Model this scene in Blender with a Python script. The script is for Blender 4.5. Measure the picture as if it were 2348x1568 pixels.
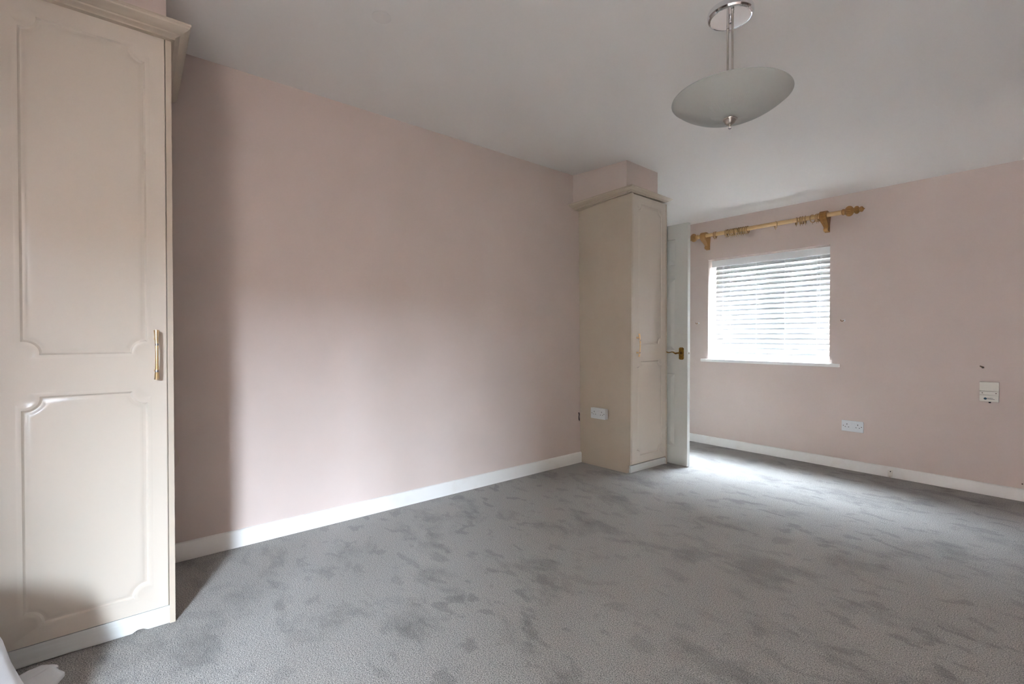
import bpy, bmesh, math, random
from math import sin, cos, pi, radians as R
from mathutils import Vector, Matrix
from mathutils.geometry import tessellate_polygon

# ------------------------------------------------------------------ clearing
for o in list(bpy.data.objects): bpy.data.objects.remove(o)
S = bpy.context.scene
COL = S.collection
random.seed(7)

# ------------------------------------------------------------------ camera
YAW = math.atan(1316/1089.5)                 # view turned left of the room's long axis
cam = bpy.data.cameras.new('camera'); co = bpy.data.objects.new('camera', cam); COL.objects.link(co)
cam.sensor_width = 36.0; cam.lens = 36.0*1089.5/2348; cam.clip_start = .05
co.location = (2.728, 0, 1.061)
co.rotation_euler = (pi/2 - math.atan(12/1089.5), 0, YAW)
S.camera = co

# ------------------------------------------------------------------ sky and daylight
w = bpy.data.worlds.new('overcast_sky'); S.world = w; w.use_nodes = True
nt = w.node_tree; nt.nodes.clear()
out = nt.nodes.new('ShaderNodeOutputWorld'); bg = nt.nodes.new('ShaderNodeBackground')
geo = nt.nodes.new('ShaderNodeTexCoord'); sep = nt.nodes.new('ShaderNodeSeparateXYZ')
mr = nt.nodes.new('ShaderNodeMapRange'); mix = nt.nodes.new('ShaderNodeMixRGB')
nt.links.new(geo.outputs['Generated'], sep.inputs[0]); nt.links.new(sep.outputs['Z'], mr.inputs['Value'])
mr.inputs['From Min'].default_value = 0; mr.inputs['From Max'].default_value = 1
nt.links.new(mr.outputs[0], mix.inputs['Fac'])
mix.inputs['Color1'].default_value = (0.76, 0.90, 1.12, 1)      # overcast: a little brighter overhead
mix.inputs['Color2'].default_value = (1.0, 1.17, 1.42, 1)
nt.links.new(mix.outputs[0], bg.inputs['Color']); bg.inputs['Strength'].default_value = 50.0
nt.links.new(bg.outputs[0], out.inputs['Surface'])

def portal(name, loc, rot, sx, sy):           # sampling helper in the window opening: gives no light of its own
    l = bpy.data.lights.new(name, 'AREA'); l.shape = 'RECTANGLE'; l.size = sx; l.size_y = sy
    l.cycles.is_portal = True
    o = bpy.data.objects.new(name, l); COL.objects.link(o); o.location = loc; o.rotation_euler = rot
RWY0, RWY1, RWZ0, RWZ1 = -3.15, -1.55, .90, 2.2         # window in the right-hand wall, behind the camera
REAR = -3.5
portal('daylight_portal_right', (4.54, (RWY0+RWY1)/2, (RWZ0+RWZ1)/2), (R(90), 0, R(90)), RWY1-RWY0, RWZ1-RWZ0)
portal('daylight_portal_back', (.865, 4.74, 1.33), (R(90), 0, pi), 1.04, .98)
S.view_settings.view_transform = 'Standard'; S.view_settings.look = 'None'
S.view_settings.gamma = 1; S.view_settings.use_curve_mapping = False
S.view_settings.exposure = 2.72

# ------------------------------------------------------------------ materials
def mat(name, col, rough=.5, metal=0, bump=None, var=None, spec=.5, coat=0, sheen=0, trans=0):
    m = bpy.data.materials.new(name); m.use_nodes = True; t = m.node_tree; b = t.nodes['Principled BSDF']
    b.inputs['Base Color'].default_value = (*col, 1); b.inputs['Roughness'].default_value = rough
    b.inputs['Metallic'].default_value = metal; b.inputs['Specular IOR Level'].default_value = spec
    b.inputs['Coat Weight'].default_value = coat; b.inputs['Sheen Weight'].default_value = sheen
    tc = t.nodes.new('ShaderNodeTexCoord')
    if var:                                   # (scale, other colour, low, high[, stretch])
        n = t.nodes.new('ShaderNodeTexNoise'); n.inputs['Scale'].default_value = var[0]; n.inputs['Detail'].default_value = 5
        src = tc.outputs['Object']
        if len(var) > 4:
            mp = t.nodes.new('ShaderNodeMapping'); mp.inputs['Scale'].default_value = var[4]; t.links.new(src, mp.inputs[0]); src = mp.outputs[0]
        t.links.new(src, n.inputs['Vector'])
        r = t.nodes.new('ShaderNodeValToRGB'); r.color_ramp.elements[0].position = var[2]; r.color_ramp.elements[1].position = var[3]
        r.color_ramp.elements[0].color = (*col, 1); r.color_ramp.elements[1].color = (*var[1], 1)
        t.links.new(n.outputs['Fac'], r.inputs[0]); t.links.new(r.outputs[0], b.inputs['Base Color'])
    if bump:                                  # (scale, strength, distance)
        n = t.nodes.new('ShaderNodeTexNoise'); n.inputs['Scale'].default_value = bump[0]; n.inputs['Detail'].default_value = 3
        t.links.new(tc.outputs['Object'], n.inputs['Vector'])
        bp = t.nodes.new('ShaderNodeBump'); bp.inputs['Strength'].default_value = bump[1]; bp.inputs['Distance'].default_value = bump[2]
        t.links.new(n.outputs['Fac'], bp.inputs['Height']); t.links.new(bp.outputs[0], b.inputs['Normal'])
    return m
WALLC = (.64, .524, .470)
M = {}
M['wall'] = mat('pink_beige_emulsion', WALLC, .62, bump=(160, .12, .002), var=(3.5, (.615, .50, .443), .35, .75), spec=.35)
M['ceiling'] = mat('matt_ceiling_paint', (.89, .84, .795), .8, bump=(60, .1, .002), spec=.2)
M['blocker'] = mat('dark_blocker', (.045, .05, .035), .95)  # near-black finish of the light block added outside
M['filler'] = mat('filler_dulled_paint', (.83, .775, .73), .8)
M['gloss'] = mat('white_gloss_paint', (.80, .77, .73), .28, bump=(35, .08, .002), var=(9, (.74, .69, .63), .55, .85))
M['door'] = mat('white_door_paint', (.62, .61, .565), .3, bump=(40, .05, .002))
M['cream'] = mat('cream_foil_laminate', (.63, .545, .455), .27, bump=(30, .03, .001), spec=.55)
M['creamside'] = mat('cream_laminate_panel', (.54, .45, .355), .42, bump=(120, .06, .001), var=(6, (.51, .42, .325), .4, .8))
M['plinth'] = mat('plinth_white_woodgrain', (.74, .74, .71), .4, var=(14, (.66, .65, .61), .4, .8, (1, .15, 3)))
M['dark'] = mat('dark_void', (.03, .025, .02), .8)
M['black'] = mat('black_plastic', (.008, .008, .008), .5)
M['chrome'] = mat('polished_chrome', (.80, .81, .83), .04, 1)
M['nickel'] = mat('satin_nickel', (.50, .45, .40), .28, 1)
M['gold'] = mat('worn_gold_plating', (.80, .55, .28), .33, .85, var=(60, (.72, .60, .44), .45, .8))
M['silver'] = mat('bare_zinc_where_worn', (.75, .75, .76), .22, 1)
M['brass'] = mat('aged_brass', (.30, .17, .035), .3, 1, var=(90, (.16, .08, .015), .4, .7))
M['pole'] = mat('pale_pine', (.62, .40, .20), .45, var=(20, (.52, .31, .13), .4, .7, (.4, 6, 6)))
M['oak'] = mat('honey_varnished_wood', (.36, .175, .045), .42, var=(30, (.26, .115, .028), .4, .75, (.5, 5, 5)))
M['ring'] = mat('brown_wood_ring', (.40, .235, .095), .4, var=(40, (.31, .165, .06), .4, .75))
M['upvc'] = mat('white_upvc', (.84, .84, .83), .3)
M['plastic'] = mat('white_plastic', (.72, .73, .74), .3)
M['aged'] = mat('aged_cream_plastic', (.72, .68, .60), .4)
M['cord'] = mat('white_cord', (.85, .85, .85), .7)
M['cable'] = mat('cream_cable', (.62, .53, .42), .5)
M['print'] = mat('dark_grey_print', (.06, .065, .07), .6)
M['blueprint'] = mat('blue_green_print', (.02, .075, .12), .6)
M['rust'] = mat('rusty_brown_metal', (.11, .065, .035), .7, .4)
M['cloth'] = mat('white_cotton', (.74, .72, .72), .9, bump=(700, .25, .001), sheen=.2)
M['brick'] = mat('far_brick', (.22, .17, .14), .9)
M['render'] = mat('pale_render', (.36, .35, .33), .9)
M['ground'] = mat('outside_paving', (.17, .155, .135), .95)

def node_mat(name):
    m = bpy.data.materials.new(name); m.use_nodes = True; t = m.node_tree; t.nodes.clear()
    return m, t, t.nodes.new('ShaderNodeOutputMaterial')
# blind slats: faux wood, lets a little light through
m, t, o_ = node_mat('white_slat'); M['slat'] = m
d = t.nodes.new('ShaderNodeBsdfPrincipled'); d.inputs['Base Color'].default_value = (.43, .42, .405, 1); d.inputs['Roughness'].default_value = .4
tr = t.nodes.new('ShaderNodeBsdfTranslucent'); tr.inputs['Color'].default_value = (.85, .85, .83, 1)
mx = t.nodes.new('ShaderNodeMixShader'); mx.inputs[0].default_value = .06
t.links.new(d.outputs[0], mx.inputs[1]); t.links.new(tr.outputs[0], mx.inputs[2]); t.links.new(mx.outputs[0], o_.inputs[0])
# window glass
m, t, o_ = node_mat('window_glass'); M['glass'] = m
a = t.nodes.new('ShaderNodeBsdfTransparent'); a.inputs['Color'].default_value = (.94, .96, .95, 1)
g = t.nodes.new('ShaderNodeBsdfGlossy'); g.inputs['Roughness'].default_value = .02
lw = t.nodes.new('ShaderNodeFresnel'); lw.inputs['IOR'].default_value = 1.45
gm = t.nodes.new('ShaderNodeNewGeometry'); inv = t.nodes.new('ShaderNodeMath'); inv.operation = 'SUBTRACT'; inv.inputs[0].default_value = 1
t.links.new(gm.outputs['Backfacing'], inv.inputs[1]); fm = t.nodes.new('ShaderNodeMath'); fm.operation = 'MULTIPLY'
t.links.new(lw.outputs[0], fm.inputs[0]); t.links.new(inv.outputs[0], fm.inputs[1])      # reflect at the outer face only, none on leaving the pane
mx = t.nodes.new('ShaderNodeMixShader'); t.links.new(fm.outputs[0], mx.inputs[0])
t.links.new(a.outputs[0], mx.inputs[1]); t.links.new(g.outputs[0], mx.inputs[2]); t.links.new(mx.outputs[0], o_.inputs[0])
# frosted glass of the lamp bowl
m, t, o_ = node_mat('frosted_glass'); M['frost'] = m
d = t.nodes.new('ShaderNodeBsdfPrincipled'); d.inputs['Base Color'].default_value = (.66, .65, .61, 1); d.inputs['Roughness'].default_value = .3
tr = t.nodes.new('ShaderNodeBsdfTranslucent'); tr.inputs['Color'].default_value = (.74, .73, .69, 1)
mx = t.nodes.new('ShaderNodeMixShader'); mx.inputs[0].default_value = .45
t.links.new(d.outputs[0], mx.inputs[1]); t.links.new(tr.outputs[0], mx.inputs[2])
tp = t.nodes.new('ShaderNodeBsdfTransparent'); m2 = t.nodes.new('ShaderNodeMixShader'); m2.inputs[0].default_value = .16
t.links.new(mx.outputs[0], m2.inputs[1]); t.links.new(tp.outputs[0], m2.inputs[2]); t.links.new(m2.outputs[0], o_.inputs[0])
# carpet: speckled twist pile with brushed and trodden patches
m, t, o_ = node_mat('grey_twist_carpet'); M['carpet'] = m
N = t.nodes.new; L = t.links.new
b = N('ShaderNodeBsdfPrincipled'); b.inputs['Roughness'].default_value = .95; b.inputs['Specular IOR Level'].default_value = .1
b.inputs['Sheen Weight'].default_value = .35; b.inputs['Sheen Roughness'].default_value = .5
tc = N('ShaderNodeTexCoord')
warp = N('ShaderNodeTexNoise'); warp.inputs['Scale'].default_value = 2.2; warp.inputs['Detail'].default_value = 3; L(tc.outputs['Object'], warp.inputs['Vector'])
wm = N('ShaderNodeVectorMath'); wm.operation = 'MULTIPLY_ADD'; L(warp.outputs['Color'], wm.inputs[0]); wm.inputs[1].default_value = (.18, .18, 0); L(tc.outputs['Object'], wm.inputs[2])
mp = N('ShaderNodeMapping'); mp.inputs['Rotation'].default_value = (0, 0, R(28)); mp.inputs['Scale'].default_value = (1.6, 2.6, 1); L(wm.outputs[0], mp.inputs[0])
pn = N('ShaderNodeTexNoise'); pn.inputs['Scale'].default_value = 1.25; pn.inputs['Detail'].default_value = 8; pn.inputs['Roughness'].default_value = .68; L(mp.outputs[0], pn.inputs['Vector'])
pr_ = N('ShaderNodeValToRGB'); pr_.color_ramp.elements[0].position = .37; pr_.color_ramp.elements[1].position = .48
pr_.color_ramp.elements[0].color = (.62, .62, .62, 1); pr_.color_ramp.elements[1].color = (1, 1, 1, 1); L(pn.outputs['Fac'], pr_.inputs[0])
mp2 = N('ShaderNodeMapping'); mp2.inputs['Rotation'].default_value = (0, 0, R(-40)); mp2.inputs['Scale'].default_value = (2, 3.6, 1); mp2.inputs['Location'].default_value = (3, 1, 0); L(wm.outputs[0], mp2.inputs[0])
pn2 = N('ShaderNodeTexNoise'); pn2.inputs['Scale'].default_value = 3.6; pn2.inputs['Detail'].default_value = 5; L(mp2.outputs[0], pn2.inputs['Vector'])
pr2 = N('ShaderNodeValToRGB'); pr2.color_ramp.elements[0].position = .385; pr2.color_ramp.elements[1].position = .435
pr2.color_ramp.elements[0].color = (.70, .70, .70, 1); pr2.color_ramp.elements[1].color = (1, 1, 1, 1); L(pn2.outputs['Fac'], pr2.inputs[0])
tuft = N('ShaderNodeTexNoise'); tuft.inputs['Scale'].default_value = 270; tuft.inputs['Detail'].default_value = 3; tuft.inputs['Roughness'].default_value = .7; L(tc.outputs['Object'], tuft.inputs['Vector'])
tr_ = N('ShaderNodeValToRGB'); tr_.color_ramp.elements[0].position = .39; tr_.color_ramp.elements[1].position = .61
tr_.color_ramp.elements[0].color = (.070, .062, .054, 1); tr_.color_ramp.elements[1].color = (.55, .495, .445, 1); L(tuft.outputs['Fac'], tr_.inputs[0])
msk = N('ShaderNodeTexNoise'); msk.inputs['Scale'].default_value = .75; msk.inputs['Detail'].default_value = 2; L(tc.outputs['Object'], msk.inputs['Vector'])
mk = N('ShaderNodeMapRange'); mk.inputs['From Min'].default_value = .38; mk.inputs['From Max'].default_value = .58; mk.inputs['To Min'].default_value = .45; L(msk.outputs['Fac'], mk.inputs['Value'])
m1 = N('ShaderNodeMixRGB'); m1.blend_type = 'MULTIPLY'; m1.inputs[0].default_value = .85; L(tr_.outputs[0], m1.inputs[1]); L(pr_.outputs[0], m1.inputs[2])
m2 = N('ShaderNodeMixRGB'); m2.blend_type = 'MULTIPLY'; L(mk.outputs[0], m2.inputs[0]); L(m1.outputs[0], m2.inputs[1]); L(pr2.outputs[0], m2.inputs[2])
L(m2.outputs[0], b.inputs['Base Color'])
bp = N('ShaderNodeBump'); bp.inputs['Strength'].default_value = .8; bp.inputs['Distance'].default_value = .006; L(tuft.outputs['Fac'], bp.inputs['Height']); L(bp.outputs[0], b.inputs['Normal'])
L(b.outputs[0], o_.inputs[0])

# ------------------------------------------------------------------ helpers
def ident(p): return p
class MB:
    """collects geometry in world coordinates, links it as one mesh object"""
    def __init__(s): s.bm = bmesh.new()
    def box(s, lo, hi, bev=0, f=ident):
        r = bmesh.ops.create_cube(s.bm, size=1)
        vs = r['verts']
        for v in vs: v.co = Vector([lo[i] + (v.co[i]+.5)*(hi[i]-lo[i]) for i in range(3)])
        if bev:
            es = {e for v in vs for e in v.link_edges}
            rr = bmesh.ops.bevel(s.bm, geom=list(es), offset=bev, segments=2, affect='EDGES', profile=.6)
            vs = list({v for fc in rr['faces'] for v in fc.verts} | {v for v in vs if v.is_valid})
        if f is not ident:
            for v in vs: v.co = Vector(f(v.co))
        return s
    def grid(s, rows, closed_u=False, closed_v=False, caps=False):
        """rows of points -> quads"""
        V = [[s.bm.verts.new(p) for p in r] for r in rows]
        nu, nv = len(V), len(V[0])
        for i in range(nu if closed_u else nu-1):
            for j in range(nv if closed_v else nv-1):
                a, b2 = V[i], V[(i+1) % nu]
                try: s.bm.faces.new((a[j], a[(j+1) % nv], b2[(j+1) % nv], b2[j]))
                except ValueError: pass
        if caps:
            for r in (V[0], V[-1]):
                try: s.bm.faces.new(r)
                except ValueError: pass
        return V
    def lathe(s, prof, org=(0, 0, 0), axis='z', seg=32, rfun=None, caps=True):
        """prof: (radius, height)"""
        rows = []
        for r_, h in prof:
            row = []
            for k in range(seg):
                a = 2*pi*k/seg; rr = max(r_, 1e-5)*(rfun(a, h, r_) if rfun else 1)
                x, y = rr*cos(a), rr*sin(a)
                p = {'z': (x, y, h), 'x': (h, x, y), 'y': (x, h, y), '-x': (-h, x, y)}[axis]
                row.append((org[0]+p[0], org[1]+p[1], org[2]+p[2]))
            rows.append(row)
        s.grid(rows, closed_v=True, caps=caps); return s
    def tube(s, pts, rad, seg=10, flat=1.0):
        pts = [Vector(p) for p in pts]; rows = []; prev = None
        for i, p in enumerate(pts):
            tg = (pts[min(i+1, len(pts)-1)] - pts[max(i-1, 0)]).normalized()
            if prev is None:
                n = tg.cross(Vector((0, 0, 1)))
                if n.length < .1: n = tg.cross(Vector((1, 0, 0)))
            else: n = prev - tg*prev.dot(tg)
            n.normalize(); bb = tg.cross(n); prev = n
            rr = rad[i] if isinstance(rad, (list, tuple)) else rad
            rows.append([p + (n*cos(2*pi*k/seg) + bb*sin(2*pi*k/seg)*flat)*rr for k in range(seg)])
        s.grid(rows, closed_v=True, caps=True); return s
    def torus(s, c, R_, r_, rot=None, seg=40, sub=8, sx=1):
        rows = []
        for i in range(seg):
            a = 2*pi*i/seg; row = []
            for j in range(sub):
                b_ = 2*pi*j/sub
                p = Vector((sx*r_*sin(b_), (R_+r_*cos(b_))*cos(a), (R_+r_*cos(b_))*sin(a)))
                if rot: p = rot @ p
                row.append(p + Vector(c))
            rows.append(row)
        s.grid(rows, closed_u=True, closed_v=True); return s
    def xform(s, f):
        for v in s.bm.verts: v.co = Vector(f(v.co))
        return s
    def build(s, name, material, parent=None, smooth=None, origin=None):
        bmesh.ops.recalc_face_normals(s.bm, faces=s.bm.faces)
        if parent is not None: org = root_world(parent)
        elif origin is not None: org = Vector(origin)
        else: org = Vector((0, 0, 0))
        bmesh.ops.translate(s.bm, verts=s.bm.verts, vec=-org)
        if smooth is not None:
            for fc in s.bm.faces: fc.smooth = True
            for e in s.bm.edges:
                if len(e.link_faces) == 2 and e.calc_face_angle(0) > R(smooth): e.smooth = False
        me = bpy.data.meshes.new(name); s.bm.to_mesh(me); s.bm.free(); me.materials.append(material)
        o = bpy.data.objects.new(name, me); COL.objects.link(o)
        if parent is not None: o.parent = parent
        else: o.location = org
        return o
def root_world(p):
    v = Vector((0, 0, 0))
    while p is not None: v += p.location; p = p.parent
    return v
def thing(name, label, cat, loc=(0, 0, 0), group=None):
    o = bpy.data.objects.new(name, None); COL.objects.link(o); o.location = loc; o.empty_display_size = .05
    o['label'] = label; o['category'] = cat
    if group: o['group'] = group
    return o
def tag(o, label, cat, group=None, kind=None):
    o['label'] = label; o['category'] = cat
    if group: o['group'] = group
    if kind: o['kind'] = kind
    return o
def struct(o): o['kind'] = 'structure'; return o
def copy_tree(o, parent=None):
    c = o.copy(); COL.objects.link(c)
    if parent is not None: c.parent = parent
    for ch in list(o.children): copy_tree(ch, c)
    return c

# ------------------------------------------------------------------ room shell
W = 4.4; BK = 4.49
WX0, WX1, WZ0, WZ1 = .345, 1.387, .842, 1.818        # back window opening
f = MB(); f.box((-1.3, REAR-.3, -.12), (W+2.6, BK+.02, 0)); struct(f.build('floor', M['carpet']))
c = MB()
def ceil_z(y):                                # plaster rounds over from flat into the slope
    q = y - 3.87; k = .20
    g = 0 if q < -k else (q if q > k else (q+k)**2/(4*k))
    return 2.4 - g*.2/.62
ys = [REAR-.3, 3.6] + [3.67+.4*i/20 for i in range(21)] + [BK+.02]
c.grid([[(-1.3, y, ceil_z(y)), (W+.2, y, ceil_z(y)), (W+.2, y, 2.7), (-1.3, y, 2.7)] for y in ys], closed_v=True, caps=True)
ceiling = struct(c.build('ceiling', M['ceiling'], smooth=20))
MB().lathe([(.040, 0), (.040, -.0006), (.034, -.0011), (.001, -.0012)], (.833, .859, 2.4), seg=36).build('filled_patch', M['filler'], ceiling)
wl = MB(); wl.box((-.2, REAR-.3, 0), (0, 3.50, 2.4)); wl.box((-.3, 3.48, 0), (-.12, 3.60, 2.4))
wl.box((-.3, 3.60, 2.0), (-.12, 4.38, 2.4)); wl.box((-.3, 4.38, 0), (-.12, BK+.02, 2.4)); struct(wl.build('wall_left', M['wall']))
wb = MB(); T = .28
wb.box((-.3, BK, 0), (WX0, BK+T, 2.6)); wb.box((WX1, BK, 0), (W+.2, BK+T, 2.6))
wb.box((WX0, BK, 0), (WX1, BK+T, WZ0-.027)); wb.box((WX0, BK, WZ1), (WX1, BK+T, 2.6)); struct(wb.build('wall_back', M['wall']))
wr = MB(); wr.box((W, REAR-.3, 0), (W+.2, RWY0, 2.45)); wr.box((W, RWY1, 0), (W+.2, 1.2, 2.45)); wr.box((W, 4.2, 0), (W+.2, BK+.28, 2.45)); wr.box((W, 1.2, 2.1), (W+.2, 4.2, 2.45))
wr.box((W+.2, 1.0, 0), (W+2.4, 1.2, 2.45)); wr.box((W+.2, 4.2, 0), (W+2.4, 4.4, 2.45)); wr.box((W+2.4, 1.0, 0), (W+2.6, 4.4, 2.45)); wr.box((W+.2, 1.2, 2.1), (W+2.4, 4.2, 2.45))  # unseen dark landing added beyond a wide opening to soak up bounced light
wr.box((W, RWY0, 0), (W+.2, RWY1, RWZ0)); wr.box((W, RWY0, RWZ1), (W+.2, RWY1, 2.45)); struct(wr.build('wall_right', M['wall']))
wc = MB(); wc.box((-.3, REAR-.24, 0), (W+.2, REAR, 2.45)); struct(wc.build('wall_rear', M['wall']))
wn = MB(); wn.box((2.45, REAR, 0), (2.57, -1.05, 2.4)); struct(wn.build('wall_light_baffle', M['wall']))  # unseen stub wall added to keep window light off the wardrobe doors
hl = MB(); hl.box((-1.3, 3.2, 0), (-1.2, BK+.28, 2.45)); hl.box((-1.3, 3.1, 0), (-.2, 3.2, 2.45)); hl.box((-1.3, BK, 0), (-.3, BK+.28, 2.5))
struct(hl.build('wall_hall', M['wall']))

# boxed beam over the far cupboard and over the wardrobe
b_ = MB(); b_.grid([[(-.01, 2.917, z), (.496, 2.977, z), (.486, 3.40, z), (-.01, 3.40, z)] for z in (2.155, 2.41)], closed_v=True, caps=True)
struct(b_.build('trim_1', M['wall']))
b_ = MB(); b_.box((-.01, REAR, 2.20), (.50, .147, 2.41)); struct(b_.build('trim_2', M['wall']))

# skirting boards
def skirt(name, a, b2, nrm, h=.085, t_=.014, lumps=0):
    a = Vector(a); b2 = Vector(b2); n = Vector(nrm); L_ = (b2-a).length; k = max(2, int(L_/.03))
    prof = [(0, 0), (t_, 0), (t_, h*.90), (t_*.75, h*.965), (t_*.4, h), (0, h)]
    rows = []
    for i in range(k+1):
        p = a.lerp(b2, i/k); j = 1 + lumps*random.uniform(-1, 1)
        rows.append([p + n*d + Vector((0, 0, z*(j if z > .05 else 1))) for d, z in prof])
    m_ = MB(); m_.grid(rows, closed_v=True, caps=True); return struct(m_.build(name, M['gloss'], smooth=50))
skirt('baseboard_left', (0, .158, 0), (0, 3.02, 0), (1, 0, 0), .0875, lumps=.006)
skirt('baseboard_back', (-.12, BK, 0), (W, BK, 0), (0, -1, 0), .079, lumps=.006)
skirt('baseboard_right', (W, REAR, 0), (W, 1.2, 0), (-1, 0, 0))
skirt('baseboard_rear', (2.585, REAR, 0), (W-.02, REAR, 0), (0, 1, 0))

# ------------------------------------------------------------------ back window
def window(name, x0, x1, z0, z1, y, inward, mull, f=ident):
    root = MB(); d0, d1 = (y, y+.07) if inward < 0 else (y-.07, y)
    fw = .05
    root.box((x0, d0, z0), (x0+fw, d1, z1), .004); root.box((x1-fw, d0, z0), (x1, d1, z1), .004)
    root.box((x0+fw, d0, z0), (x1-fw, d1, z0+fw), .004); root.box((x0+fw, d0, z1-fw), (x1-fw, d1, z1), .004)
    w_ = struct(root.xform(f).build(name, M['upvc']))
    m_ = MB(); m_.box((mull-.022, d0, z0+fw), (mull+.022, d1, z1-fw), .003); m_.xform(f).build('mullion', M['upvc'], w_)
    for (xa, xb) in ((x0+fw, mull-.022), (mull+.022, x1-fw)):
        s_ = MB(); e = .038; ya, yb = d0+.008, d1-.008
        s_.box((xa, ya, z0+fw), (xa+e, yb, z1-fw), .003); s_.box((xb-e, ya, z0+fw), (xb, yb, z1-fw), .003)
        s_.box((xa+e, ya, z0+fw), (xb-e, yb, z0+fw+e), .003); s_.box((xa+e, ya, z1-fw-e), (xb-e, yb, z1-fw), .003)
        so = s_.xform(f).build('sash_frame', M['upvc'], w_)
        p_ = MB(); p_.box((xa+e, (ya+yb)/2-.002, z0+fw+e), (xb-e, (ya+yb)/2+.002, z1-fw-e)); p_.xform(f).build('pane', M['glass'], so)
    return w_
window('window_1', WX0, WX1, WZ0, WZ1, BK+.18, -1, .922)
window('window_2', RWY0, RWY1, RWZ0, RWZ1, W+.08, -1, (RWY0+RWY1)/2, lambda p: (p[1], p[0], p[2]))
s_ = MB(); s_.box((.28, 4.463, .815), (1.462, BK, .842), .004); s_.box((WX0, BK-.002, .815), (WX1, BK+.18, .842))
struct(s_.build('trim_3', M['gloss'])) ['label'] = 'white painted window board'
# outside, never in view: ground, the houses opposite that cut off the low sky behind the camera, two added light blocks
g_ = MB(); g_.box((-40, -40, -2.9), (40, 40, -2.8)); struct(g_.build('ground', M['ground']))
g_ = MB(); g_.box((15, -26, -2.8), (20, 8, 3.9)); struct(g_.build('wall_opposite', M['brick']))
g_ = MB(); g_.box((5.5, -14, -2.8), (11.5, -8.3, 5.5)); struct(g_.build('side_sky_block', M['blocker']))  # unseen block added to stop slanting daylight reaching the far end
g_ = MB(); g_.box((-12, 9.6, -2.8), (14, 11, 5.8)); struct(g_.build('back_sky_block', M['render']))  # unseen block added to dim the daylight through the back window

# ------------------------------------------------------------------ venetian blind
BX0, BX1 = .385, 1.378
bl = thing('venetian_blind', 'white venetian blind with tilted slats in the recess of the back window', 'blind', ((BX0+BX1)/2, 4.56, WZ0))
v = MB(); v.box((.362, 4.526, 1.745), (1.384, 4.538, 1.808), .003); v.box((.362, 4.538, 1.745), (.37, 4.58, 1.808)); v.build('valance', M['upvc'], bl)
h_ = MB(); h_.box((BX0-.01, 4.545, 1.772), (BX1, 4.60, 1.808), .002); h_.build('headrail', M['upvc'], bl)
TILT = R(60); SW = .050
def slat_mesh(th):
    m_ = MB(); rows = []
    n = 8; pts = []
    for i in range(n+1):
        u = (i/n-.5); pts.append((u*SW, .0022*(1-4*u*u)))
    ring = [(a, b2+.0013) for a, b2 in pts] + [(a, b2-.0013) for a, b2 in reversed(pts)]
    for x in (BX0, BX1):
        rows.append([(x, cos(th)*a - sin(th)*b2, sin(th)*a + cos(th)*b2) for a, b2 in ring])
    m_.grid(rows, closed_v=True, caps=True); return m_
proto = None
rw = root_world(bl)
for k in range(19):
    z = 1.718 - k*.04555 + sin(TILT)*SW/2; tl = 0
    if proto is None:
        proto = slat_mesh(TILT).build('slat', M['slat'], None, smooth=40); s0 = proto
    else:
        s0 = proto.copy(); COL.objects.link(s0)
    s0.parent = bl; s0.location = (-rw.x, 4.576-rw.y, z-rw.z); s0.rotation_euler = (random.uniform(-.025, .025), random.uniform(-.0006, .0006), 0)
r_ = MB(); r_.box((BX0-.006, 4.553, .846), (BX1, 4.600, .868), .004); r_.build('bottom_rail', M['slat'], bl)
for x in (.531, .775, 1.021, 1.273):
    cd = MB()
    for y_ in (4.5535, 4.5985):
        cd.tube([(x, y_, 1.775), (x+.001, y_, 1.3), (x, y_, .868)], .0010, 5)
    for k in range(19):
        z = 1.718 - k*.04555
        cd.tube([(x, 4.5545, z-.001), (x+.002, 4.5975, z+.036)], .0007, 4)
    cd.build('ladder_cord', M['cord'], bl)
for (x, z, top) in ((.462, 1.245, 1.77), (.472, 1.0, 1.77), (1.300, 1.085, 1.77)):
    l_ = MB(); l_.tube([(x+.004, 4.545, top), (x+.001, 4.540, (z+top)/2), (x, 4.541, z+.03)], .0010, 5); pc = l_.build('pull_cord', M['cord'], bl)
    t2 = MB(); t2.lathe([(.0022, .035), (.0035, .032), (.0052, .006), (.005, 0)], (x, 4.541, z-.004), seg=12); t2.build('tassel', M['upvc'], pc, smooth=40)
cl = MB(); cl.box((1.297, 4.541, 1.712), (1.313, 4.547, 1.746), .001); cl.build('cord_clip', M['upvc'], bl)

# ------------------------------------------------------------------ curtain pole
PY, PZ = 4.40, 2.041
cp = thing('curtain_pole', 'wooden curtain pole with reeded ball finials above the back window', 'curtain pole', (.90, BK, PZ))
p_ = MB(); p_.lathe([(.0185, .262), (.0185, 1.505)], (0, PY, PZ), 'x', 28); p_.build('pole', M['pole'], cp, smooth=40)
def finial(sgn, x0):
    m_ = MB(); prof = [(.0185, -.004), (.0235, 0), (.0245, .006), (.0225, .012), (.0205, .017), (.023, .019)]
    for i in range(1, 14):
        a = pi*i/14; prof.append((max(.017, .0385*sin(a)), .045-.030*cos(a)))
    for i in range(2, 10):
        a = pi*i/10.5; prof.append((max(.013, .0285*sin(a)), .0935-.0195*cos(a)))
    for i in range(2, 8):
        a = pi*i/9.5; prof.append((max(.006, .0205*sin(a)), .124-.015*cos(a)))
    prof += [(.009, .137), (.004, .142), (.0008, .147)]
    rf = lambda a, h, r: 1 + (.055*cos(20*a) if .018 < h < .132 and r > .012 else 0)
    m_.lathe(prof, (x0, PY, PZ), 'x' if sgn > 0 else '-x', 160, rf)
    return m_.build('finial', M['oak'], cp, smooth=60)
finial(1, 1.497); finial(-1, .285)
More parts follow.
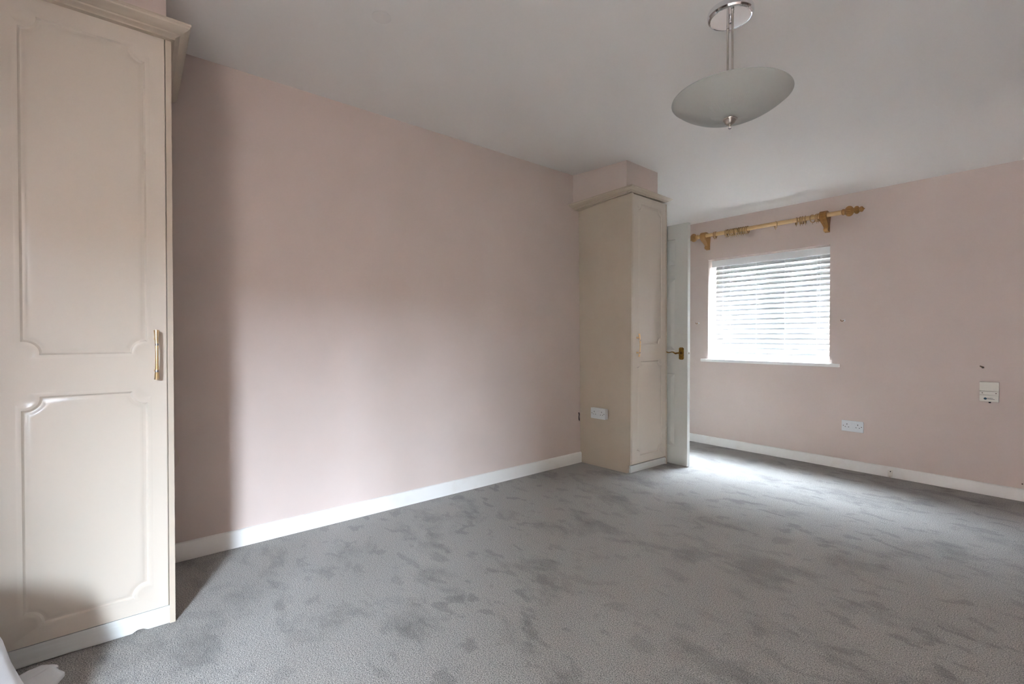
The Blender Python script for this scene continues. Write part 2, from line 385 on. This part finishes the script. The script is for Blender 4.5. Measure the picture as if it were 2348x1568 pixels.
def bracket(xc):
    m_ = MB(); out_ = [(4.488, 2.064), (4.45, 2.069), (4.42, 2.073), (4.40, 2.0735), (4.383, 2.068), (4.371, 2.056), (4.3665, 2.041), (4.370, 2.024),
                       (4.380, 2.008), (4.397, 1.995), (4.416, 1.984), (4.433, 1.971), (4.444, 1.957), (4.450, 1.947), (4.488, 1.947)]
    rows = []; n = 40
    for i in range(n+1):
        u = i/n; row = []
        reed = .0038*abs(sin(u*pi*6))
        for (y, z) in out_:
            wd = .052 if z > 2.0 else .052 - (2.0-z)/.053*.022
            dy, dz = y-4.43, z-2.02; q = math.hypot(dy, dz)+1e-6
            row.append((xc+(u-.5)*wd, y+dy/q*reed*(1 if y < 4.48 else 0), z+dz/q*reed))
        rows.append(row)
    m_.grid(rows, closed_v=True, caps=True)
    m_.lathe([(.004, -.017), (.0165, -.016), (.0165, .016), (.004, .017)], (xc, 4.458, 1.936), 'x', 20)
    m_.box((xc-.018, 4.474, 1.915), (xc+.018, BK, 2.068), .004)
    return m_.build('bracket', M['oak'], cp, smooth=35)
bracket(.345); bracket(1.368)

def ring(name_, label, group=None):
    t_ = thing(name_, label, 'curtain ring', (0, 0, 0), group)
    m_ = MB(); m_.torus((0, 0, 0), .0305, .0034, sx=1.35); m_.build('hoop', M['ring'], t_, smooth=60)
    m_ = MB(); m_.lathe([(.0012, -.0345), (.0012, -.039)], seg=8); m_.torus((0, 0, -.0415), .003, .0008, seg=14, sub=5); m_.build('screw_eye', M['brass'], t_, smooth=60)
    return t_
GL = ('brown wooden curtain ring bunched on the left half of the pole', 'rings bunched on the left half of the pole')
GR = ('brown wooden curtain ring in the open bunch left of the right bracket', 'rings in the open bunch by the right bracket')
spec = [(.452, 'lone wooden curtain ring between the left bracket and the big bunch', None, 6), (.466, 'wooden ring leaning on the lone ring next to the left bracket', None, 12)]
ORD = ['leftmost', 'second', 'third', 'fourth', 'fifth', 'sixth', 'seventh', 'eighth', 'ninth', 'tenth', 'rightmost']
for k, x in enumerate((.566, .582, .612, .628, .644, .661, .684, .705, .726, .748, .765)):
    lb = ORD[k] + (' brown curtain ring from the left in the big bunch on the pole' if 0 < k < 10 else ' brown curtain ring of the big bunch on the left half of the pole')
    spec.append((x, lb, GL[1], random.uniform(-12, 12)))
spec.append((1.003, 'single curtain ring turned face-on midway along the pole', None, 38))
for x, a, wh in ((1.166, 30, 'leftmost, turned-out'), (1.196, 8, 'second'), (1.214, 4, 'third'), (1.234, 12, 'rightmost')):
    spec.append((x, wh + ' ring of the four loosely bunched left of the right bracket', GR[1], a))
spec.append((1.287, 'single curtain ring between the open bunch and the right bracket', None, -22))
spec.append((1.318, 'outer of two curtain rings pressed against the right bracket', None, -6))
spec.append((1.330, 'inner of two curtain rings pressed against the right bracket', None, -2))
r0 = ring('curtain_ring', spec[0][1]); first = True
for (x, lab, grp, ang) in spec:
    q = r0 if first else copy_tree(r0); first = False
    q.location = (x, PY, PZ+.0185-.0273-(.0011 if abs(ang) > 18 else 0)); q.rotation_euler = (0, 0, R(ang)); q['label'] = lab
    if grp: q['group'] = grp

# ------------------------------------------------------------------ moulded doors
def notch_loop(y0, y1, z0, z1, r, d, n=8):
    """rectangle with concave quarter circle corners, offset inward by d"""
    rr = r + d; s = math.asin(max(-1, min(1, d/rr))); P = []
    cs = [((y0, z0), 90-0, 0, 1, 1), ((y1, z0), 180, 90, -1, 1), ((y1, z1), 270, 180, -1, -1), ((y0, z1), 360, 270, 1, -1)]
    for (c_, a0, a1, sx, sz) in cs:
        A0 = R(a0) - s; A1 = R(a1) + s
        for i in range(n+1):
            a = A0 + (A1-A0)*i/n
            P.append((c_[0]+rr*cos(a), c_[1]+rr*sin(a)))
    return P
def rect_loop(y0, y1, z0, z1, d):
    return [(y0+d, z0+d), (y1-d, z0+d), (y1-d, z1-d), (y0+d, z1-d)]
def panelled_face(mb, outer, panels, place, edge_depth, edge=.003):
    """outer rectangle loop, panels: lists of (loop, depth); place(u, v, w) -> world, w is out of the face"""
    bm = mb.bm
    ol = [bm.verts.new(place(u, v, 0)) for u, v in outer]
    loops = []
    for pl in panels: loops.append([[bm.verts.new(place(u, v, dd)) for u, v in lp] for lp, dd in pl])
    polys = [[Vector((u, v, 0)) for u, v in outer]] + [[Vector((u, v, 0)) for u, v in pl[0][0]] for pl in panels]
    flat = list(ol)
    for lp in loops: flat += lp[0]
    for tri in tessellate_polygon(polys):
        try: bm.faces.new([flat[i] for i in tri])
        except ValueError: pass
    for lp in loops:
        for a, b2 in zip(lp, lp[1:]):
            n = len(a)
            for i in range(n): bm.faces.new((a[i], a[(i+1) % n], b2[(i+1) % n], b2[i]))
        bm.faces.new(lp[-1])
    # slab edges
    o2 = [bm.verts.new(place(u + (edge if u < .5*(outer[0][0]+outer[1][0]) else -edge)*-1, v, -edge)) for u, v in outer]
    o3 = [bm.verts.new(place(u + (edge if u < .5*(outer[0][0]+outer[1][0]) else -edge)*-1, v, -edge_depth)) for u, v in outer]
    for a, b2 in ((ol, o2), (o2, o3)):
        for i in range(4): bm.faces.new((a[i], a[(i+1) % 4], b2[(i+1) % 4], b2[i]))
    return o3
DPROF = [(-.020, 0), (-.017, .0012), (-.011, .0016), (-.006, .0006), (-.003, -.0030), (.0, -.0048), (.004, -.0045), (.009, -.0018), (.014, -.0006), (.020, 0)]
def wardrobe_door(mirror=False, y0=0., f=ident, X_=0.):
    """door .438 wide; returns MB, world coordinates through f"""
    m_ = MB(); ew = .003
    outer = [(ew, .069), (.438-ew, .069), (.438-ew, 2.148), (ew, 2.148)]
    ps = []
    for (z0, z1) in ((.133, .861), (1.008, 2.080)):
        ps.append([(notch_loop(.066, .374, z0, z1, .043, d), h) for d, h in DPROF])
    place = lambda u, v_, w_: f((X_+w_, y0+u, v_))
    back = panelled_face(m_, outer, ps, place, .018, ew)
    m_.bm.faces.new(back)
    return m_
def bow_handle(par, yc, f=ident, X_=0.):
    """gold bow handle, flared ends, two posts"""
    zs = [.908+(1.084-.908)*i/18 for i in range(19)]
    pts = []; rad = []
    for z in zs:
        u = (z-.996)/.088
        pts.append(f((X_+.031-.010*u*u, yc, z))); rad.append(.0048+.0034*u*u*abs(u)**.3)
    m_ = MB(); m_.tube(pts, rad, 16, .85); h = m_.build('handle', M['gold'], par, smooth=50); 
    for z in (.938, 1.054):
        p = MB(); p.tube([f((X_+.0006, yc, z)), f((X_+.006, yc, z)), f((X_+.024, yc, z))], [.0075, .0055, .0045], 12); p.build('post', M['gold'], h, smooth=50)
    for z, s_ in ((1.033, 1), (.9375, -1)):
        q = MB(); u = (z-.996)/.088; r0_ = .0049+.0034*abs(u)**2.3
        q.tube([f((X_+.0312-.010*u*u+.0003, yc+.0003*s_, z-.004)), f((X_+.0312-.010*u*u+.0003, yc+.0003*s_, z+.004))], r0_, 16, .85); q.build('worn_patch', M['silver'], h, smooth=50)
    return h

def cornice(par, PB, name='cornice', inset=.03):
    """PB: list of (outer top point, outer bottom point, inner direction point xy)"""
    prof = [(1, 1), (1.0, .86), (.93, .80), (.90, .70), (.80, .60), (.52, .42), (.34, .36), (.30, .26), (.10, .18), (0, .10), (0, 0)]
    rows = []
    for (P_, B_, I_) in PB:
        P_, B_ = Vector(P_), Vector(B_)
        row = [(B_.x+s*(P_.x-B_.x), B_.y+s*(P_.y-B_.y), B_.z+q*(P_.z-B_.z)) for s, q in prof]
        row += [(I_[0], I_[1], B_.z), (I_[0], I_[1], P_.z)]
        rows.append(row)
    m_ = MB(); m_.grid(rows, closed_v=True, caps=True); return m_.build(name, M['creamside'], par, smooth=25)

# ------------------------------------------------------------------ near wardrobe
FX = .572                                             # plane of its doors
wd = thing('wardrobe', 'tall cream fitted wardrobe with moulded doors at the left edge of the photo', 'wardrobe', (.28, -.5, 0))
m_ = MB(); m_.box((.003, REAR+.002, .0), (FX-.022, .137, .062)); m_.box((.003, REAR+.002, .062), (FX-.022, .137, 2.155)); m_.build('carcass', M['creamside'], wd)
m_ = MB(); m_.box((.003, .1385, .0), (FX+.001, .1565, 2.155), .0012); m_.build('side_panel', M['creamside'], wd)
# plinth with a chipped lower edge
m_ = MB(); rows = []
for y, z0 in ((.1385, .001), (.075, .001), (.066, .006), (.058, .010), (.048, .0105), (.040, .007), (.030, .0015), (-.06, .001), (-.14, .004), (-.30, .002), (REAR+.002, .001)):
    rows.append([(FX-.021, y, z0), (FX-.004, y, z0), (FX-.003, y, .002+z0), (FX-.003, y, .0655), (FX-.021, y, .0655)])
m_.grid(rows, closed_v=True, caps=True); m_.build('plinth', M['plinth'], wd)
for k in range(8):
    y0 = .1372-.438-k*.4405
    d_ = wardrobe_door(y0=y0, X_=FX).build('door', M['cream'], wd, smooth=30)
    bow_handle(d_, y0+.406 if k % 2 == 0 else y0+.032, X_=FX)
cornice(wd, [((.640, REAR+.002, 2.196), (.592, REAR+.002, 2.146), (.51, REAR+.002)), ((.640, .212, 2.196), (.592, .166, 2.146), (.51, .150)),
             ((.004, .219, 2.170), (.004, .182, 2.138), (.004, .158))])

# ------------------------------------------------------------------ far cupboard, slightly out of true
BN = {(0, 0): (.002, 3.012), (1, 0): (.492, 3.036), (1, 1): (.505, 3.526), (0, 1): (.003, 3.498)}
TP = {(0, 0): (.002, 2.982), (1, 0): (.530, 3.000), (1, 1): (.520, 3.485), (0, 1): (.003, 3.470)}
def warp(p):
    """unit box .5 x .49 x 2.15 -> the leaning cupboard"""
    u, v_, w_ = p[0]/.5, p[1]/.49, p[2]/2.13
    def bil(Q, i): return Q[(0, 0)][i]*(1-u)*(1-v_) + Q[(1, 0)][i]*u*(1-v_) + Q[(1, 1)][i]*u*v_ + Q[(0, 1)][i]*(1-u)*v_
    return (bil(BN, 0)*(1-w_)+bil(TP, 0)*w_, bil(BN, 1)*(1-w_)+bil(TP, 1)*w_, p[2])
cb = thing('cupboard', 'narrow cream fitted cupboard standing against the left wall by the open door', 'cupboard', (.25, 3.26, 0))
m_ = MB(); m_.box((0, .020, 0), (.470, .472, 2.112), 0, warp); m_.build('carcass', M['creamside'], cb)
# end panel with the toe notch cut at its lower front corner
m_ = MB(); prof = [(0, 0), (.470, 0), (.470, .030), (.478, .034), (.478, .062), (.4975, .066), (.4995, .068), (.4995, 2.152), (.30, 2.142), (.02, 2.118), (0, 2.115)]
m_.grid([[warp((x, y, z)) for x, z in prof] for y in (.001, .0195)], closed_v=True, caps=True); m_.build('end_panel', M['creamside'], cb)
m_ = MB(); m_.box((0, .4735, .0), (.499, .4895, 2.148), .001, warp); m_.build('side_panel', M['creamside'], cb)
m_ = MB(); m_.box((.474, .020, .002), (.490, .473, .056), .001, warp); m_.box((.4895, .462, .002), (.497, .474, .05), .001, warp); m_.build('plinth', M['plinth'], cb)
fw = lambda p: warp((p[0], .0215 + (p[1])*(.4515/.438), p[2]))
d_ = wardrobe_door(f=fw, X_=.498).build('door', M['cream'], cb, smooth=30)
bow_handle(d_, .052, f=fw, X_=.498)
cornice(cb, [((.002, 2.860, 2.150), (.002, 2.926, 2.112), (.002, 3.02)), ((.575, 2.933, 2.191), (.524, 2.998, 2.156), (.47, 3.02)),
             ((.570, 3.496, 2.182), (.518, 3.485, 2.166), (.47, 3.47))])

# ------------------------------------------------------------------ room door, open
DX0, DX1, DY0, DY1 = -.088, .673, 3.545, 3.583
dr = struct(MB().box((DX0, DY0+.0122, .008), (DX1, DY1-.0121, 1.985)).build('door_1', M['door'], None, origin=(0, 0, 0)))
rowsz = ((.151, .758), (.946, 1.544), (1.652, 1.864))
def door_skin(sign):
    m_ = MB(); ps = []
    for (a, b2) in ((DX0+.113, DX0+.113+.212), (DX1-.113-.212, DX1-.113)):
        for (z0, z1) in rowsz:
            ps.append([(rect_loop(a, b2, z0, z1, d), h) for d, h in ((0, 0), (.0015, -.008), (.005, -.0095), (.008, -.0095), (.036, .0), (.038, .0004))])
    yy = DY0 if sign < 0 else DY1
    place = lambda u, v_, w_: (u, yy+sign*w_, v_)
    o3 = panelled_face(m_, [(DX0+.001, .008), (DX1-.001, .008), (DX1-.001, 1.985), (DX0+.001, 1.985)], ps, place, .012, .001)
    m_.bm.faces.new(o3); return m_
door_skin(-1).build('panelled_face', M['door'], dr, smooth=15); door_skin(1).build('panelled_face', M['door'], dr, smooth=15)
def lever(sign):
    yy = DY0 if sign < 0 else DY1
    m_ = MB(); ol = []
    for (x, z) in ((.598, .881), (.603, .878), (.606, .874), (.633, .874), (.636, .878), (.641, .881), (.641, .967), (.636, .970), (.633, .974), (.606, .974), (.603, .970), (.598, .967)): ol.append((x, z))
    cx_, cz_ = .6195, .924
    rows = [[(cx_+(x-cx_)*k, yy+sign*h, cz_+(z-cz_)*k) for x, z in ol] for k, h in ((1, 0), (1, .0035), (.94, .005), (.80, .005), (.76, .0035))]
    m_.grid(rows, closed_v=True, caps=True); bp_ = m_.build('back_plate', M['brass'], dr, smooth=30)
    m_ = MB(); m_.lathe([(.0105, 0), (.0105, .012), (.0085, .018), (.0085, .040)], (0, 0, 0), 'y', 20)
    m_.xform(lambda p: (.6195+p.x, yy+sign*(p.y+.0035), .929+p.z))
    pts = [(.622, .929), (.608, .929), (.596, .925), (.586, .927), (.574, .934), (.560, .936), (.545, .933), (.530, .930), (.518, .932), (.510, .937)]
    rd = [.0085, .0085, .0095, .0085, .0062, .0052, .0048, .0050, .0056, .0045]
    m_.tube([(x, yy+sign*.044, z) for x, z in pts], rd, 12, .8); m_.build('lever', M['brass'], bp_, smooth=50)
lever(-1); lever(1)
m_ = MB(); m_.box((DX1-.001, DY0+.008, .895), (DX1+.0012, DY1-.008, .958), .0006); m_.build('latch_plate', M['door'], dr)
m_ = MB(); m_.box((DX1, DY0+.012, .919), (DX1+.009, DY1-.014, .936), .002); m_.build('latch_bolt', M['nickel'], dr)
# lining and architrave of the doorway in the left wall
m_ = MB(); m_.box((-.30, 3.585, 0), (-.119, 3.605, 2.0)); m_.box((-.30, 4.375, 0), (-.119, 4.395, 2.0)); m_.box((-.30, 3.585, 1.99), (-.119, 4.395, 2.01))
struct(m_.build('trim_4', M['gloss']))
m_ = MB(); m_.box((-.120, 4.38, 0), (-.105, 4.44, 2.05), .003); m_.box((-.120, 3.60, 1.995), (-.105, 4.44, 2.05), .003); struct(m_.build('trim_5', M['gloss']))

# ------------------------------------------------------------------ pendant lamp
LX, LY = 1.783, 1.950
lamp = thing('ceiling_lamp', 'semi-flush ceiling lamp with ribbed frosted glass bowl on two nickel rods', 'lamp', (LX, LY, 2.4))
m_ = MB(); m_.lathe([(.001, .0), (.087, 0), (.0885, -.004), (.089, -.014), (.088, -.021), (.0845, -.0275), (.080, -.0305), (.077, -.031), (.0755, -.0300), (.02, -.0302), (.001, -.0302)], (LX, LY, 2.4), seg=80)
cr_ = m_.build('ceiling_rose', M['chrome'], lamp, smooth=18)
m_ = MB(); m_.lathe([(.007, 0), (.007, -.006), (.004, -.009), (.0065, -.013), (.0055, -.018), (.001, -.021)], (LX, LY, 2.3696), seg=16); m_.build('fixing_screw', M['chrome'], cr_, smooth=40)
RODS = ((LX-.039, LY+.058), (LX+.034, LY-.052))
for (x, y) in RODS:
    m_ = MB(); m_.lathe([(.0042, 2.366), (.0042, 2.055)], (x, y, 0), seg=14); r_ = m_.build('rod', M['nickel'], lamp, smooth=40)
    m_ = MB(); m_.lathe([(.004, 2.3696), (.0058, 2.3685), (.0058, 2.364), (.0042, 2.361), (.0054, 2.358), (.0054, 2.354), (.004, 2.351)], (x, y, 0), seg=16); m_.build('joint', M['nickel'], r_, smooth=40)
m_ = MB(); m_.box((-.074, -.008, 2.030), (.074, .008, 2.046), .003); m_.lathe([(.006, 2.036), (.006, 1.95)], seg=12)
a_ = math.atan2(RODS[1][1]-RODS[0][1], RODS[1][0]-RODS[0][0])
m_.xform(lambda p: (LX-.0025+p.x*cos(a_)-p.y*sin(a_), LY+.003+p.x*sin(a_)+p.y*cos(a_), p.z)); m_.build('lamp_holder', M['nickel'], lamp)
# bowl
m_ = MB(); RB = .226; n = 26; seg = 480
def bz(r): u = r/RB; return 1.958 + .082*(u**2.0*.78 + u**4*.22)
rad_ = [.012 + (RB-.012)*i/n for i in range(n+1)]
def rib(a, r): 
    k = max(0, min(1, (.175-r)/.05)); return .0006*k*cos(118*a) + (.0012 if r > .2105 else 0)
outer_ = [[(LX+r*cos(2*pi*k/seg), LY+r*sin(2*pi*k/seg), bz(r)+rib(2*pi*k/seg, r)) for k in range(seg)] for r in rad_]
lip = [[(LX+r*cos(2*pi*k/seg), LY+r*sin(2*pi*k/seg), z) for k in range(seg)] for r, z in ((RB+.003, 2.0425), (RB+.002, 2.0455), (RB-.006, 2.0450))]
inner_ = [[(LX+r*cos(2*pi*k/seg), LY+r*sin(2*pi*k/seg), bz(r)+.0045) for k in range(seg)] for r in reversed(rad_[:-1])]
m_.grid(outer_+lip+inner_, closed_v=True, closed_u=True); m_.build('glass_bowl', M['frost'], lamp, smooth=60)
m_ = MB(); m_.lathe([(.0265, 1.963), (.0285, 1.9575), (.0275, 1.9545), (.0235, 1.953), (.0225, 1.950), (.0205, 1.948), (.0195, 1.943), (.0145, 1.938), (.012, 1.9355), (.0065, 1.934), (.005, 1.931)], (LX, LY, 0), seg=40)
fn = m_.build('finial', M['nickel'], lamp, smooth=35)
m_ = MB(); m_.lathe([(.004, 1.932)] + [(.0072*sin(pi*i/10), 1.9245+.0078*cos(pi*i/10)) for i in range(1, 10)] + [(.0005, 1.9166)], (LX, LY, 0), seg=24); m_.build('end_ball', M['chrome'], fn, smooth=60)

# ------------------------------------------------------------------ sockets and wall fittings
def double_socket(name, label, place, depth):
    """local u across, v up, w out of the surface"""
    P0 = Vector(place(0, 0, 0)); t_ = thing(name, label, 'socket', P0)
    pb = lambda lo, hi, bev=0: MB().box(lo, hi, bev, lambda p: place(p[0], p[1], p[2]))
    if depth > .012: pb((-.072, -.042, .0002), (.072, .042, depth-.008), .002).build('back_box', M['plastic'], t_)
    pb((-.073, -.043, depth-.0078 if depth > .012 else .0002), (.073, .043, depth), .0022).build('face_plate', M['plastic'], t_)
    for x in (-.0075, .0075):
        pb((x-.0065, .012, depth), (x+.0065, .031, depth+.0028), .001).build('switch', M['plastic'], t_)
    for s in (-1, 1):
        for (x, z, a, b2) in ((s*.036, .014, .0022, .0045), (s*.036-.011, -.008, .0034, .0020), (s*.036+.011, -.008, .0034, .0020)):
            pb((x-a, z-b2, depth-.0004), (x+a, z+b2, depth+.00035)).build('pin_hole', M['black'], t_)
        m_ = MB(); m_.lathe([(.0032, 0), (.0032, .0006), (.002, .0009)], seg=12)
        m_.xform(lambda p, s=s: place(s*.0605+p.x, .0+p.y, depth+p.z)); m_.build('screw', M['rust'], t_)
    return t_
double_socket('double_socket', 'flush white double socket on the back wall right of the window', lambda u, v_, w_: (1.551+u, BK-w_, .350+v_), .009)
# surface socket on the cupboard's end panel
def on_panel(u, v_, w_):
    x, z = .2155+u, .440+v_
    p = Vector(warp((x, .001, z))); return (p.x, p.y-w_, p.z)
double_socket('double_socket', 'surface-mounted white double socket on the side of the far cupboard', on_panel, .036)

bx = thing('wall_box', 'small aged cream equipment box with a blue emblem on the back wall', 'box', (2.319, BK, .628))
m_ = MB(); prof = [(0, .628), (.026, .628), (.0275, .632), (.0275, .668), (.0235, .676), (.0235, .694), (.030, .699), (.030, .756), (.028, .759), (0, .759)]
m_.grid([[(x, BK-d, z) for d, z in prof] for x in (2.274, 2.365)], closed_v=True, caps=True); m_.build('casing', M['aged'], bx)
for x in (2.287, 2.352):
    m_ = MB(); m_.lathe([(.003, 0), (.003, .001)], (0, 0, 0), 'y', 12); m_.xform(lambda p, x=x: (x+p.x, BK-.0235-p.y, .685+p.z)); m_.build('screw', M['rust'], bx)
m_ = MB()
for k in range(8):
    a = 2*pi*k/8; c_ = (2.302+.0058*cos(a), .648+.0055*sin(a))
    m_.grid([[(c_[0]+.0028*cos(q*pi/4), BK-h, c_[1]+.0026*sin(q*pi/4)) for q in range(8)] for h in (.0270, .0279)], closed_v=True, caps=True)
m_.grid([[(2.302+.0045*cos(q*pi/6), BK-h, .648+.0045*sin(q*pi/6)) for q in range(12)] for h in (.0270, .0278)], closed_v=True, caps=True); m_.build('emblem', M['blueprint'], bx)
m_ = MB()                                       # two lines of print too small to read
for (x0, x1, z) in ((2.312, 2.337, .6505), (2.312, 2.345, .6440)):
    x = x0; k = 0
    while x < x1:
        m_.box((x, BK-.0279, z), (x+.0019, BK-.0272, z+(.0046 if k in (0, 5) else .0034))); x += .0027; k += 1
m_.build('lettering', M['print'], bx)
m_ = MB(); m_.lathe([(.006, 0), (.006, -.007), (.004, -.010)], (2.322, BK-.012, .628), seg=12); m_.build('cable_gland', M['black'], bx)

def cup_hook(x, z, label):
    t_ = thing('tieback_hook', label, 'hook', (x, BK, z))
    m_ = MB(); m_.lathe([(.0075, 0), (.0075, .003), (.004, .0045)], (0, 0, 0), 'y', 16); m_.xform(lambda p: (x+.006+p.x, BK-p.y, z+p.z)); m_.build('wall_plug', M['plastic'], t_)
    m_ = MB(); m_.tube([(x+.004, BK-.002, z), (x+.002, BK-.012, z-.001), (x-.003, BK-.021, z-.007), (x-.009, BK-.024, z-.006), (x-.013, BK-.022, z+.001), (x-.014, BK-.020, z+.007)], [.0022, .0024, .0026, .0026, .0024, .0015], 8)
    m_.build('hook', M['brass'], t_, smooth=50)
cup_hook(.240, 1.197, 'small brass curtain tieback hook left of the window'); cup_hook(1.484, 1.192, 'small brass curtain tieback hook right of the window')
t_ = thing('bracket_remnant', 'rusty broken fixing screwed to the wall above the cream box', 'fixing', (2.283, BK, .857))
m_ = MB(); m_.box((2.2715, BK-.004, .853), (2.293, BK-.0005, .862), .001, lambda p: (p[0], p[1], p[2]-(p[0]-2.283)*.45)); m_.build('strap', M['rust'], t_)
m_ = MB(); m_.lathe([(.0065, 0), (.0065, .005), (.0035, .007)], (0, 0, 0), 'y', 14); m_.xform(lambda p: (2.2865+p.x, BK-.004-p.y, .8545+p.z)); sc = m_.build('screw', M['rust'], t_)
m_ = MB(); m_.lathe([(.0025, 0), (.0025, .0006)], (0, 0, 0), 'y', 10); m_.xform(lambda p: (2.2865+p.x, BK-.0109-p.y, .8545+p.z)); m_.build('slot', M['black'], sc)
# telephone block on the skirting
t_ = thing('phone_block', 'little cream cable junction box on the skirting board of the back wall', 'junction box', (1.797, BK-.014, .018))
m_ = MB(); prof = [(0, .012), (.012, .012), (.018, .018), (.019, .040), (.010, .0555), (0, .057)]
m_.grid([[(x, BK-.0142-d, z) for d, z in prof] for x in (1.783, 1.811)], closed_v=True, caps=True); m_.build('cover', M['aged'], t_)
m_ = MB(); m_.lathe([(.004, 0), (.004, .0006)], (0, 0, 0), 'y', 12); m_.xform(lambda p: (1.799+p.x, BK-.0142-.0142-p.y-(.048-(.048+p.z))*.58, .0485+p.z)); m_.build('screw_hole', M['black'], t_)
m_ = MB(); m_.tube([(1.794, BK-.024, .013), (1.796, BK-.025, .006), (1.799, BK-.027, .001)], .0022, 8); m_.build('cable', M['cable'], t_, smooth=50)
# cable loop beside the wardrobe
m_ = MB(); m_.tube([(.004, .160, .600), (.006, .178, .590), (.008, .188, .570), (.010, .203, .525), (.011, .213, .500), (.011, .2155, .482), (.010, .210, .462), (.008, .199, .446), (.006, .184, .431), (.004, .160, .415)], .0021, 8)
tag(m_.build('cable', M['cable'], smooth=60, origin=(.004, .19, .5)), 'loop of thin cream cable on the left wall poking out beside the wardrobe', 'cable')
m_ = MB(); m_.tube([(.005, 2.985, .423), (.0055, 2.988, .415), (.005, 2.991, .402), (.0055, 2.987, .387), (.005, 2.990, .366), (.005, 2.993, .352)], [.003, .0046, .0038, .0034, .0046, .003], 8)
tag(m_.build('black_cable', M['black'], smooth=60, origin=(.005, 2.988, .39)), 'short black cable end in the gap between left wall and far cupboard', 'cable')
m_ = MB(); m_.lathe([(.004, 0), (.004, .002), (.0015, .003)], (0, 0, 0), 'y', 10); m_.xform(lambda p: (2.474+p.x, BK-p.y, .110+p.z))
tag(m_.build('nail', M['rust'], origin=(2.474, BK, .11)), 'dark nail head low on the back wall at the right edge', 'nail')

# ------------------------------------------------------------------ white cloth at the wardrobe's foot
def fold(a, z): return 1 + .018*sin(9*a+1) + .012*sin(17*a+3*z)
CX_, CY_ = .96, -.62
m_ = MB(); rows = []
zz = [.0015, .006, .02, .04, .07, .11, .16, .22, .28, .33, .37, .40, .42, .43]
def rr(z):
    base = .35 if z < .30 else .35*math.sqrt(max(0, 1-((z-.30)/.131)**2))
    return base + .165*math.exp(-z/.16)*(1 if z < .30 else base/.35)
for z in zz: rows.append([(CX_+.60*rr(z)*fold(a, z)*cos(a), CY_+rr(z)*fold(a, z)*sin(a), z) for a in [2*pi*k/96 for k in range(96)]])
m_.grid(rows, closed_v=True, caps=True)
sh = tag(m_.build('white_sheet', M['cloth'], smooth=80, origin=(CX_, CY_, 0)), 'white cotton sheet heaped at the foot of the wardrobe, one corner on the carpet', 'cloth')
m_ = MB()
P = [  # rows across the tail, from under the heap out to its tip
 [(.92, -.36), (.84, -.27), (.77, -.205), (.735, -.175)],]
A = Vector((.80, -.38)); tipc = Vector((.674, -.172)); nU, nV = 16, 18; top = []
for i in range(nU+1):
    u = i/nU; c_ = A.lerp(tipc, u); row = []
    d_ = (tipc-A).normalized(); nn = Vector((-d_.y, d_.x))
    half = .060 + .022*u + .006*sin(u*4); 
    if u > .8: half *= 1-.35*((u-.8)/.2)**2
    for j in range(nV+1):
        v_ = j/nV*2-1
        z = .030*math.sqrt(max(0, 1-v_*v_))*(1-.25*u) + .010*cos(v_*7+u*2)*(1-v_*v_) + .004*sin(u*15)*(1-v_*v_) + .003
        q = c_ + nn*v_*half + d_*(.018*(1-v_*v_)+.01*sin(v_*6))*(u)
        row.append((q.x, q.y, z*(1 if u < .97 else .75)))
    top.append(row)
m_.grid(top)
m_.grid([[(x, y, .0015) for x, y, z in r] for r in top])
for i in range(nU):
    for j in (0, nV):
        a, b2 = top[i][j], top[i+1][j]; m_.grid([[a, b2], [(a[0], a[1], .0015), (b2[0], b2[1], .0015)]])
for j in range(nV):
    for i in (0, nU):
        a, b2 = top[i][j], top[i][j+1]; m_.grid([[a, b2], [(a[0], a[1], .0015), (b2[0], b2[1], .0015)]])
bmesh.ops.remove_doubles(m_.bm, verts=m_.bm.verts, dist=.0002)
m_.build('sheet_corner', M['cloth'], sh, smooth=80)
